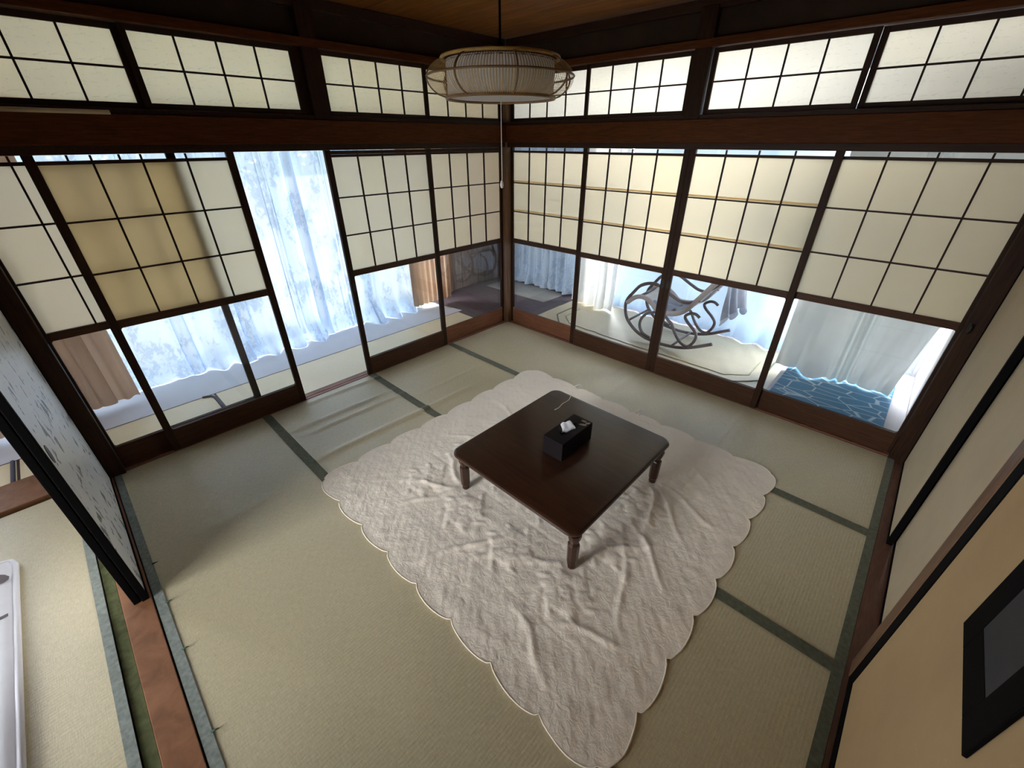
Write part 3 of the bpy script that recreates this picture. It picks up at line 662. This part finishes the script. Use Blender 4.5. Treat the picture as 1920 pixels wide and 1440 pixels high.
# ------------------------------------------------------------------ curtains
def curtain(name, axis, a0, a1, d, z0, z1, mat, label, folds, amp=0.03, puddle=0.0, nu=220, nv=40, seed=0, gather=None, bottom=None, fine=0.004, drift=None):
    """axis 'y': hangs in a plane x=d running along y; 'x': plane y=d running along x. The positive side faces the room."""
    sgn = 1 if axis == 'y' else -1
    def fn(u, v):
        a = a0 + (a1 - a0) * u; z = z0 + (z1 - z0) * v
        s = 0
        for fc, w, am in folds:
            q = (a - fc) / w
            s += am * math.exp(-q * q) * math.cos(q * 5.0)
        ph = a * 2 * PI / amp_w + 1.5 * nz(a * 2, seed + z * 0.25)
        s += amp * math.sin(ph) * (0.75 + 0.35 * nz(a * 3, z * .5, seed)) + fine * nz(a * 25, z * 3, seed)
        off = s
        gx = 0
        for fc, w, am in folds:
            q = (a - fc) / w
            if am > 0.02: gx += math.exp(-q * q * 0.8) * 0.030 * math.sin((a - fc) * 2 * PI / 0.075 + 0.6 * nz(z * .7, fc)) * (1 + 0.25 * (1.2 - z))
        if puddle:
            t_ = max(0, 1 - (z - z0) / 0.30)
            off += puddle * (t_ ** 1.7) * (0.15 + 1.5 * abs(nz(a * 4.3, seed + 5))) + 0.03 * t_ * nz(a * 14, z * 20)
            z = z + 0.03 * t_ * (nz(a * 9, seed + 2)) if v > 0 else z0 + 0.003 * (1 + nz(a * 12, 3))
            z = max(z, z0 + 0.004)
        if drift: off += drift(a, z)
        aa = a + gx
        if gather: aa = gather(a, z)
        if axis == 'y': return (d + off, aa, z)
        return (aa, d - off, z)
    amp_w = CURT_W[0]
    o = build(name, MB().grid(fn, nu, nv), mat); return tag(o, label, 'curtain')
CURT_W = [0.16]
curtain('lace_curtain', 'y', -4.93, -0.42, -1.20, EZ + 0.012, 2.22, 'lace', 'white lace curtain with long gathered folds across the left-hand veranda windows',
        [(-1.62, 0.09, 0.04), (-2.35, 0.05, 0.03), (-1.02, 0.05, 0.03), (-1.33, 0.02, 0.025), (-1.86, 0.02, 0.025), (-2.85, 0.05, 0.025)], 0.012, 0.20, 620, 60, 1.0)
CURT_W[0] = 0.075
curtain('brown_drape', 'y', -0.55, 0.02, -1.07, 0.03, 2.34, 'brown_drape', 'brown pleated drape at the right end of the lace curtain', [], 0.022, 0, 120, 12, 2.0)
curtain('brown_drape', 'y', 0.07, 0.16, -1.20, 0.03, 2.34, 'brown_drape', 'narrow strip of orange-brown drape beside the dark corner wall', [], 0.012, 0, 30, 12, 6.0)
CURT_W[0] = 0.10
curtain('brown_drape', 'y', -4.3, -3.30, -0.98, 0.03, 2.34, 'brown_drape', 'brown drape behind the leftmost paper door', [(-3.75, 0.1, 0.03), (-3.5, 0.06, 0.03)], 0.03, 0, 170, 12, 3.0)
CURT_W[0] = 0.14
curtain('lace_curtain', 'x', -1.36, 0.06, 1.30, EZ + 0.012, 2.34, 'lace', 'dim grey lace curtain in the dark corner of the veranda', [(-0.5, 0.06, 0.03)], 0.03, 0.10, 200, 40, 8.0)
CURT_W[0] = 0.9
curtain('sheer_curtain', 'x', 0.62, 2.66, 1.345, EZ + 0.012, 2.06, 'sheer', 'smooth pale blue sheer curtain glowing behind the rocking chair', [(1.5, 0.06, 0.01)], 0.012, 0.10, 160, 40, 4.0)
CURT_W[0] = 0.17
curtain('white_drape', 'x', 0.10, 0.74, 1.12, EZ + 0.02, 2.34, 'white_drape', 'white drape bunched at the left end of the sheer curtain', [(0.55, 0.07, 0.04)], 0.03, 0.12, 140, 50, 5.0)
CURT_W[0] = 0.42
curtain('grey_drape', 'x', 2.63, 3.56, 0.84, 0.058, 2.2, 'grey_drape', 'grey drape hanging over the blue mat', [(3.12, 0.06, 0.05)], 0.022, 0.16, 130, 50, 7.0,
        gather=lambda a, z: a - max(0, (a - 3.15)) * 0.30 * max(0, 1 - z / 0.9))

# ------------------------------------------------------------------ blue mat on a pale step
o = thing('blue_mat', (0, 0, 0), 0, 'blue mat with white net pattern at the right end of the veranda', 'mat')
build('mat_top', B(2.735, 3.475, 0.10, 1.05, 0.03, 0.052, 0.008), 'blue_mat', o)
tag(build('low_step', B(2.70, 3.583, 0.075, 1.40, EZ + 0.001, 0.029, 0.004), 'white_paint'), 'low pale step carrying the blue mat', 'step')

# ------------------------------------------------------------------ rocking chair
rk = thing('rocking_chair', (1.6, 0.8, EZ + 0.02), 0, 'bentwood rocking chair with curled runners on the octagon rug', 'chair')
def rp(pts, y): return smooth_path([(x - 1.6, y - 0.8, z - EZ + 0.018) for x, z in pts], 5)
near, far = 0.57, 1.03
runner = [(1.50, .557), (1.406, .555), (1.316, .513), (1.25, .429), (1.191, .338), (1.184, .248), (1.222, .138), (1.322, .044), (1.436, -.008), (1.51, -.020), (1.632, -.030), (1.80, -.014), (1.928, .024), (2.046, .082), (2.121, .121)]
loop = [(1.54, .31), (1.496, .275), (1.44, .256), (1.382, .182), (1.375, .10), (1.418, .032), (1.505, .0)]
scroll = [(1.60, .30), (1.66, .24), (1.706, .205), (1.751, .132), (1.821, .05), (1.899, .028), (1.949, .088), (1.96, .158), (1.922, .211), (1.848, .273), (1.82, .32), (1.864, .359), (1.914, .363), (1.954, .338)]
seat_l = [(1.196, .31), (1.287, .39), (1.384, .403), (1.47, .359), (1.548, .303), (1.643, .30), (1.73, .323), (1.813, .38), (1.90, .50), (1.98, .62), (2.06, .74)]
arm = [(1.316, .513), (1.406, .555), (1.501, .557), (1.642, .491), (1.739, .452), (1.83, .455), (1.92, .50)]
for y in (near, far):
    build('runner', MB().tube(rp(runner, y), 0.0165, 8), 'cane', rk)
    build('curl', MB().tube(rp(loop, y), 0.015, 8), 'cane', rk)
    build('scroll', MB().tube(rp(scroll, y), 0.0145, 8), 'cane', rk)
    build('side_rail', MB().tube(rp(seat_l, y), 0.024, 8), 'cane_pale', rk)
    build('armrest', MB().tube(rp(arm, y), 0.0155, 8), 'cane', rk)
for x, z in ((1.23, .115), (1.75, -0.012), (2.0, .62), (1.30, .39), (1.645, .30)):
    build('crossbar', MB().tube([(x - 1.6, near - .8, z - EZ + .018), (x - 1.6, far - .8, z - EZ + .018)], 0.012, 8), 'cane', rk)
sp = rp(seat_l[1:], near)
build('seat_sling', MB().grid(lambda u, v: (lambda p: (p.x, -0.8 + near + (far - near) * v, p.z + 0.012 - 0.03 * math.sin(PI * v)))(sp[min(int(u * (len(sp) - 1)), len(sp) - 1)]), 44, 10), 'white_drape', rk)
# cloth thrown over the back
cl_path = smooth_path([(1.50, 0.33), (1.60, .345), (1.72, .37), (1.80, .43), (1.88, .545), (1.965, .665), (2.05, .775), (2.10, .765), (2.135, .66), (2.15, .52), (2.165, .40)], 6)  if False else None
cp = smooth_path([(1.45, 0, .385), (1.55, 0, .335), (1.645, 0, .33), (1.73, 0, .36), (1.813, 0, .42), (1.90, 0, .545), (1.98, 0, .665), (2.055, 0, .775), (2.10, 0, .765), (2.135, 0, .66), (2.15, 0, .50), (2.165, 0, .36)], 6)
def cloth_fn(u, v):
    k = u * (len(cp) - 1); i = min(int(k), len(cp) - 2); p = cp[i].lerp(cp[i + 1], k - i)
    y = 0.60 + 0.42 * v
    lift = 0.015 * (1 + math.sin(v * 17 + u * 4)) + 0.012 * nz(u * 6, v * 7)
    hang = max(0, (u - 0.74) / 0.26)
    z = p.z + lift + hang * 0.22 * (nz(v * 3.2, 9.1) + 0.25 * math.sin(v * 21)) 
    x = p.x + hang * (0.05 * math.sin(v * 19) + 0.10 * (v - .4)) + 0.01 * nz(u * 5, v * 9)
    return (x, y, z)
tag(build('throw_cloth', MB().grid(cloth_fn, 60, 40), 'chair_cloth'), 'pale grey cloth thrown over the back of the rocking chair', 'cloth')

# ------------------------------------------------------------------ quilt
QX0, QX1, QY0, QY1 = 1.03, 3.06, -2.735, -0.745
def quilt_xy(u, v):
    """square parameter in [-1,1]^2 -> scalloped outline"""
    r = max(abs(u), abs(v))
    if r < 1e-6: return ((QX0 + QX1) / 2, (QY0 + QY1) / 2)
    pu, pv = u / r, v / r
    t = pu if abs(pv) >= abs(pu) else pv
    sc = abs(math.sin((t + 1) * 4 * PI)) if abs(t) < 0.875 else 1.0            # eight scallops a side, the corners one lobe each
    k = 1 + 0.032 * (sc ** 0.6) * r ** 6 - 0.006 * r ** 6
    e = (abs(t) ** 14) * 0.035 * r ** 6                # fuller corners
    x = (QX0 + QX1) / 2 + u * (QX1 - QX0) / 2 * (k + (0 if False else 0)); y = (QY0 + QY1) / 2 + v * (QY1 - QY0) / 2 * k
    cut = max(0, abs(pu * pv) ** 14 - 0.12) * 0.055 * r ** 8
    x -= math.copysign(cut, u); y -= math.copysign(cut, v)
    x += 0.010 * nz(v * 2.3, 1.7) * r; y += 0.012 * nz(u * 2.3, 4.2) * r
    return x, y
def flower(x, y):
    """embossed bunch of petals inside a 0.34 m square"""
    r = math.hypot(x, y)
    if r > 0.16: return 0
    h = 0
    for i in range(6):
        a = i * PI / 3 + 0.3; px, py = 0.075 * math.cos(a), 0.075 * math.sin(a); d = math.hypot(x - px, y - py)
        th = math.atan2(y - py, x - px)
        h = max(h, 0.0045 * (1 - (d / (0.050 * (1 + 0.12 * math.sin(5 * th + i)))) ** 4))
    d = r / 0.045
    h = max(h, 0.0048 * (1 - d ** 4) * (1 + 0.18 * math.sin(5 * math.atan2(y, x) + d * 6)))
    for i in range(8):
        a = i * PI / 4; px, py = 0.13 * math.cos(a), 0.13 * math.sin(a)
        lx = (x - px) * math.cos(a + .6) + (y - py) * math.sin(a + .6); ly = -(x - px) * math.sin(a + .6) + (y - py) * math.cos(a + .6)
        h = max(h, 0.0035 * (1 - (lx / 0.038) ** 2 - (ly / 0.017) ** 2))
    return max(h, 0)
LEGS = [(1.735, -2.155), (2.52, -2.155), (2.525, -1.335), (1.735, -1.335)]
RIDGE = [((1.73, -2.16), (1.45, -2.36), .010), ((1.73, -2.16), (1.42, -2.05), .010), ((1.70, -2.20), (1.58, -2.50), .008), ((1.95, -2.68), (2.16, -2.22), .010), ((2.10, -2.62), (2.22, -2.25), .007),
         ((2.53, -1.34), (2.85, -1.62), .012), ((2.53, -1.36), (2.72, -1.75), .011), ((2.55, -1.32), (2.92, -1.42), .009), ((2.60, -1.72), (2.93, -1.95), .010), ((2.62, -1.85), (2.86, -2.25), .008), ((2.56, -2.05), (2.75, -1.75), .009),
         ((2.50, -2.12), (2.30, -2.32), .008), ((1.25, -1.9), (1.62, -1.7), .007), ((1.2, -1.35), (1.6, -1.5), .007), ((1.3, -1.1), (1.7, -1.2), .006), ((2.45, -2.5), (2.75, -2.62), .007), ((2.62, -2.45), (2.9, -2.3), .008),
         ((2.0, -1.05), (2.3, -1.0), .006), ((2.5, -1.0), (2.8, -1.1), .006)]
def quilt_z(x, y):
    z = 0.006
    cx, cy_ = (QX0 + QX1) / 2, (QY0 + QY1) / 2
    du, dv = x - cx, y - cy_
    G = 0.36
    if abs(du) < 1.5 * G + 0.18 and abs(dv) < 1.5 * G + 0.18:
        gx = (du + 2 * G) % G - G / 2; gy = (dv + 2 * G) % G - G / 2
        z += 1.5 * flower(gx, gy)
        e = min(G / 2 - abs(gx), G / 2 - abs(gy))
        z += -0.0022 * math.exp(-(e / 0.007) ** 2)
    else:
        m = max(abs(du), abs(dv))
        q = math.hypot((abs(du) if abs(du) < abs(dv) else abs(dv)) % 0.30 - 0.15, (1.16 - m))
        z += 0.00028 * math.cos(q * 2 * PI / 0.026) + 0.0004 * math.cos((x + y) * 2 * PI / 0.055 + 1.5 * nz(x * 3, y * 3))
    for (ax, ay), (bx, by), h in RIDGE:
        vx, vy = bx - ax, by - ay; L2 = vx * vx + vy * vy
        t = ((x - ax) * vx + (y - ay) * vy) / L2
        if -0.15 < t < 1.15:
            tc = min(max(t, 0), 1); bend = 0.02 * math.sin(t * 5)
            d = (x - ax) * -vy / math.sqrt(L2) + (y - ay) * vx / math.sqrt(L2) - bend
            z += h * 0.85 * (1 + 0.5 * nz(x * 15, y * 15)) * math.exp(-(d / 0.015) ** 2) * math.sin(PI * min(max((t + .15) / 1.3, 0), 1))
    z += 0.003 * nz(x * 11, y * 11) + 0.0022 * nz(x * 24 + 3, y * 24) + 0.003 * nz(x * 4, y * 4)
    for lx, ly in LEGS:
        d = math.hypot(x - lx, y - ly)
        if d < 0.06: z = 0.006 + (z - 0.006) * (d / 0.06) ** 2
    return max(z, 0.004)
def quilt_fn(a, b):
    u, v = 2 * a - 1, 2 * b - 1; x, y = quilt_xy(u, v); z = quilt_z(x, y)
    r = max(abs(u), abs(v))
    if r > 0.95: z = 0.006 + (z - 0.006) * max(0.35, 1 - (r - 0.95) * 13)
    return (x, y, z + max(0, mat_z(x, y)) + 0.0015)
qt = thing('quilt', (0, 0, 0), 0, 'cream quilted cotton spread with scalloped edge under the low table', 'quilt')
qm = MB().grid(quilt_fn, 260, 260); build('quilted_cover', qm, 'quilt', qt)
# rolled hem along the scalloped outline
hem = []
for k in range(4 * 104):
    s, t = divmod(k, 104); t = 2 * t / 104 - 1
    u, v = [(t, -1), (1, t), (-t, 1), (-1, -t)][s]; x, y = quilt_xy(u, v); hem.append((x, y, 0.006 + max(0, mat_z(x, y))))
build('hem', MB().tube(hem, 0.0032, 6, True), 'quilt', qt)
for (x, y, s) in ((1.535, -0.735, .035), (2.107, -0.725, .022)):
    build('corner_loop', MB().tube(smooth_path([(x - s, y - .02, .012), (x - s * .6, y + .02, .02), (x, y + .035, .026), (x + s * .5, y + .018, .016), (x + s * .35, y - .02, .011)]), 0.0035, 6), 'string', qt)

# ------------------------------------------------------------------ low table
TZ = 0.305; TX0, TX1, TY0, TY1 = 1.692, 2.568, -2.222, -1.262
tb = thing('low_table', ((TX0 + TX1) / 2, (TY0 + TY1) / 2, 0.0), 0, 'low square table of glossy dark brown wood standing on the quilt', 'table')
hx, hy = (TX1 - TX0) / 2, (TY1 - TY0) / 2
def rounded(hx, hy, r, n=8):
    pts = []
    for sx, sy, a0 in ((1, 1, 0), (-1, 1, PI / 2), (-1, -1, PI), (1, -1, 1.5 * PI)):
        for k in range(n + 1): a = a0 + PI / 2 * k / n; pts.append((sx * (hx - r) + r * math.cos(a), sy * (hy - r) + r * math.sin(a)))
    return pts
def slab(layers):
    mb = MB(); n = None
    for (o, r, z) in layers:
        p = rounded(hx - o, hy - o, r); n = len(p); mb.v += [(x, y, z) for x, y in p]
    for i in range(len(layers) - 1):
        for k in range(n): mb.f.append((i * n + k, i * n + (k + 1) % n, (i + 1) * n + (k + 1) % n, (i + 1) * n + k))
    mb.f.append(tuple(range(n))[::-1]); mb.f.append(tuple((len(layers) - 1) * n + k for k in range(n))); return mb
auto_smooth(build('tabletop', slab([(0.016, .05, TZ - .034), (0.004, .058, TZ - .026), (0.0, .06, TZ - .016), (0.003, .058, TZ - .006), (0.010, .055, TZ - .001), (0.016, .05, TZ)]), 'table', tb), 30)
auto_smooth(build('apron', slab([(0.040, .04, TZ - .066), (0.036, .04, TZ - .060), (0.034, .04, TZ - .034)]), 'table', tb), 30)
lm = MB().lathe([(0.017, 0.0), (0.021, 0.002), (0.022, 0.012), (0.021, 0.028), (0.026, 0.034), (0.0275, 0.060), (0.029, 0.13), (0.0295, 0.165), (0.027, 0.172), (0.022, 0.176), (0.022, 0.182), (0.030, 0.205), (0.034, 0.225), (0.034, TZ - 0.066)], 8).mesh('leg', 'table', False)
for lx, ly in LEGS: link('leg', lm, tb, (lx - (TX0 + TX1) / 2, ly - (TY0 + TY1) / 2, 0.006), (0, 0, PI / 8))
# tissue box
tx = thing('tissue_box', (2.145, -1.722, TZ + 0.0005), 0.0, 'black-brown tissue box with one white tissue showing, on the low table', 'tissue box')
bw, bl, bh = 0.065, 0.14, 0.115
slot = MB()
def slot_ring(n=24, rx=0.022, ry=0.075): return [(rx * math.cos(2 * PI * k / n) * (1), ry * math.sin(2 * PI * k / n)) for k in range(n)]
bx_ = MB(); n = 24
ring_o = []
for k in range(n):
    a = 2 * PI * k / n; c, s_ = math.cos(a), math.sin(a); f = 1 / max(abs(c), abs(s_)); ring_o.append((bw * c * f, bl * s_ * f))
ring_i = slot_ring(n)
bx_.v += [(x, y, 0) for x, y in ring_o] + [(x, y, bh) for x, y in ring_o] + [(x, y, bh) for x, y in ring_i] + [(x, y, bh - 0.02) for x, y in ring_i]
for L in range(3):
    for k in range(n): bx_.f.append((L * n + k, L * n + (k + 1) % n, (L + 1) * n + (k + 1) % n, (L + 1) * n + k))
bx_.f.append(tuple(range(n))[::-1]); bx_.f.append(tuple(3 * n + k for k in range(n)))
tbx = build('box', bx_, 'tissue_box', tx, False)
build('tissue', MB().grid(lambda u, v: (0.0 - 0.018 + 0.036 * u + 0.012 * math.sin(v * 4) , -0.055 + 0.085 * u * (1 - .4 * v) + 0.012 * v, bh - 0.015 + 0.075 * v * (1 - 0.45 * abs(u - .6)) + 0.006 * math.sin(u * 9)), 14, 14), 'tissue', tx)
def leaf_mb(cx, cy_, a, L, w, z):
    pts = [(cx + math.cos(a) * L * math.cos(t) * .5 - math.sin(a) * w * math.sin(t) * .5, cy_ + math.sin(a) * L * math.cos(t) * .5 + math.cos(a) * w * math.sin(t) * .5) for t in [2 * PI * k / 12 for k in range(12)]]
    return MB().prism(pts, 'z', z, z + 0.0008)
for cx, cy_, a, L, w in ((0.035, 0.085, 0.5, .045, .018), (0.022, 0.118, 0.1, .035, .016), (0.05, 0.115, 1.0, .03, .014)): build('printed_leaf', leaf_mb(cx, cy_, a, L, w, bh), 'grey_print', tbx)
tag(build('loose_string', MB().tube(smooth_path([(1.835, -1.268, TZ + .003), (1.862, -1.33, TZ + .0025), (1.862, -1.40, TZ + .0025), (1.872, -1.45, TZ + .0025), (1.868, -1.49, TZ + .0025)]), 0.0022, 6), 'string'), 'short white string lying on the far corner of the low table', 'string')

# ------------------------------------------------------------------ hanging lamp
LX, LY, LZ = 1.84, -1.92, 2.018
lp = thing('pendant_lamp', (LX, LY, LZ), 0.2, 'round bamboo pendant lamp with white paper drum hanging from the ceiling', 'lamp')
R0, R1, HZ = 0.208, 0.278, 0.061
def prof(t): z = -HZ + 2 * HZ * t; return (R0 + (R1 - R0) * math.sin(PI * t) ** 0.62, z)
st = MB()
NS = 170
for k in range(NS):
    a = 2 * PI * k / NS; c, s_ = math.cos(a), math.sin(a); w = 0.0014; b = len(st.v)
    for i in range(11):
        r, z = prof(i / 10); st.v += [(r * c + w * s_, r * s_ - w * c, z), (r * c - w * s_, r * s_ + w * c, z)]
    for i in range(10): st.f.append((b + 2 * i, b + 2 * i + 1, b + 2 * i + 3, b + 2 * i + 2))
build('bamboo_strands', st, 'bamboo', lp, False, kind='stuff')
def ring(r, z, rr, mat, nm='hoop'): build(nm, MB().tube([(r * math.cos(2 * PI * k / 64), r * math.sin(2 * PI * k / 64), z) for k in range(64)], rr, 6, True), mat, lp)
ring(R0, -HZ, 0.006, 'bamboo_dark'); ring(R0 + .012, HZ, 0.006, 'bamboo'); ring(prof(.5)[0], 0.006, 0.0038, 'bamboo_dark')
for k in range(8):
    a = 2 * PI * k / 8; build('rib', MB().tube([(prof(i / 12)[0] * math.cos(a) * 1.003, prof(i / 12)[0] * math.sin(a) * 1.003, prof(i / 12)[1]) for i in range(13)], 0.003, 6), 'bamboo_dark', lp)
build('paper_drum', MB().lathe([(0.204, -HZ + .004), (0.204, HZ - .006)], 48, caps=False), 'lamp_paper', lp)
build('bottom_diffuser', MB().lathe([(0.203, -HZ + .003), (0.001, -HZ + .006)], 48, caps=False), 'lamp_paper', lp)
build('canopy', MB().lathe([(0.205, HZ - .012), (0.20, HZ - 0.002), (0.10, HZ + .004), (0.085, HZ + .022), (0.02, HZ + .03), (0.008, HZ + .05)], 32), 'black_lacquer', lp)
build('flex', MB().tube([(0, 0, HZ + .045), (0, 0, CZ - LZ - 0.03)], 0.0045, 8), 'black_lacquer', lp)
build('ceiling_rose', MB().lathe([(0.045, CZ - LZ - .03), (0.045, CZ - LZ - 0.001)], 20), 'black_lacquer', lp)
pc = build('pull_cord', MB().tube([(0.0, 0.0, -HZ + .02), (0.001, 0, 1.67 - LZ)], 0.0016, 6), 'string', lp)
build('cord_knob', MB().lathe([(0.002, 1.672 - LZ), (0.006, 1.665 - LZ), (0.0075, 1.652 - LZ), (0.005, 1.642 - LZ), (0.001, 1.640 - LZ)], 12), 'string', pc)

# ------------------------------------------------------------------ next room: blanket on the mats
bl_ = thing('blanket', (0, 0, 0), 0, 'white fleece blanket with dark print on the next room mats, at the left edge', 'blanket')
def bl_fn(u, v):
    r = 0.05; x = 0.47 + 1.75 * u; y = -4.035 - 1.3 * v
    if x < 0.47 + r and y > -4.035 - r:
        dx, dy = (0.47 + r - x) / r, (y + 4.035 + r) / r
        m = max(dx, dy, 1e-6); q = math.hypot(dx, dy)
        x = 0.47 + r - dx / q * m * r; y = -4.035 - r + dy / q * m * r
    e = min(u * 1.75, v * 1.3)
    return (x, y, 0.012 + 0.022 * min(1, e / 0.03) ** .5 + 0.004 * nz(u * 9, v * 7))
build('fleece', MB().grid(bl_fn, 70, 50), 'futon_white', bl_)
build('edge_binding', MB().tube([(2.22, -4.036, .016), (0.53, -4.036, .016), (0.487, -4.052, .016), (0.47, -4.09, .016), (0.47, -5.33, .016)], 0.012, 8), 'futon_white', bl_)
build('print', leaf_mb(0.60, -4.115, 0.9, .16, .07, 0.0365), 'print_dark', bl_)
build('print', B(0.885, 0.90, -4.6, -4.055, 0.036, 0.0385), 'print_dark', bl_)
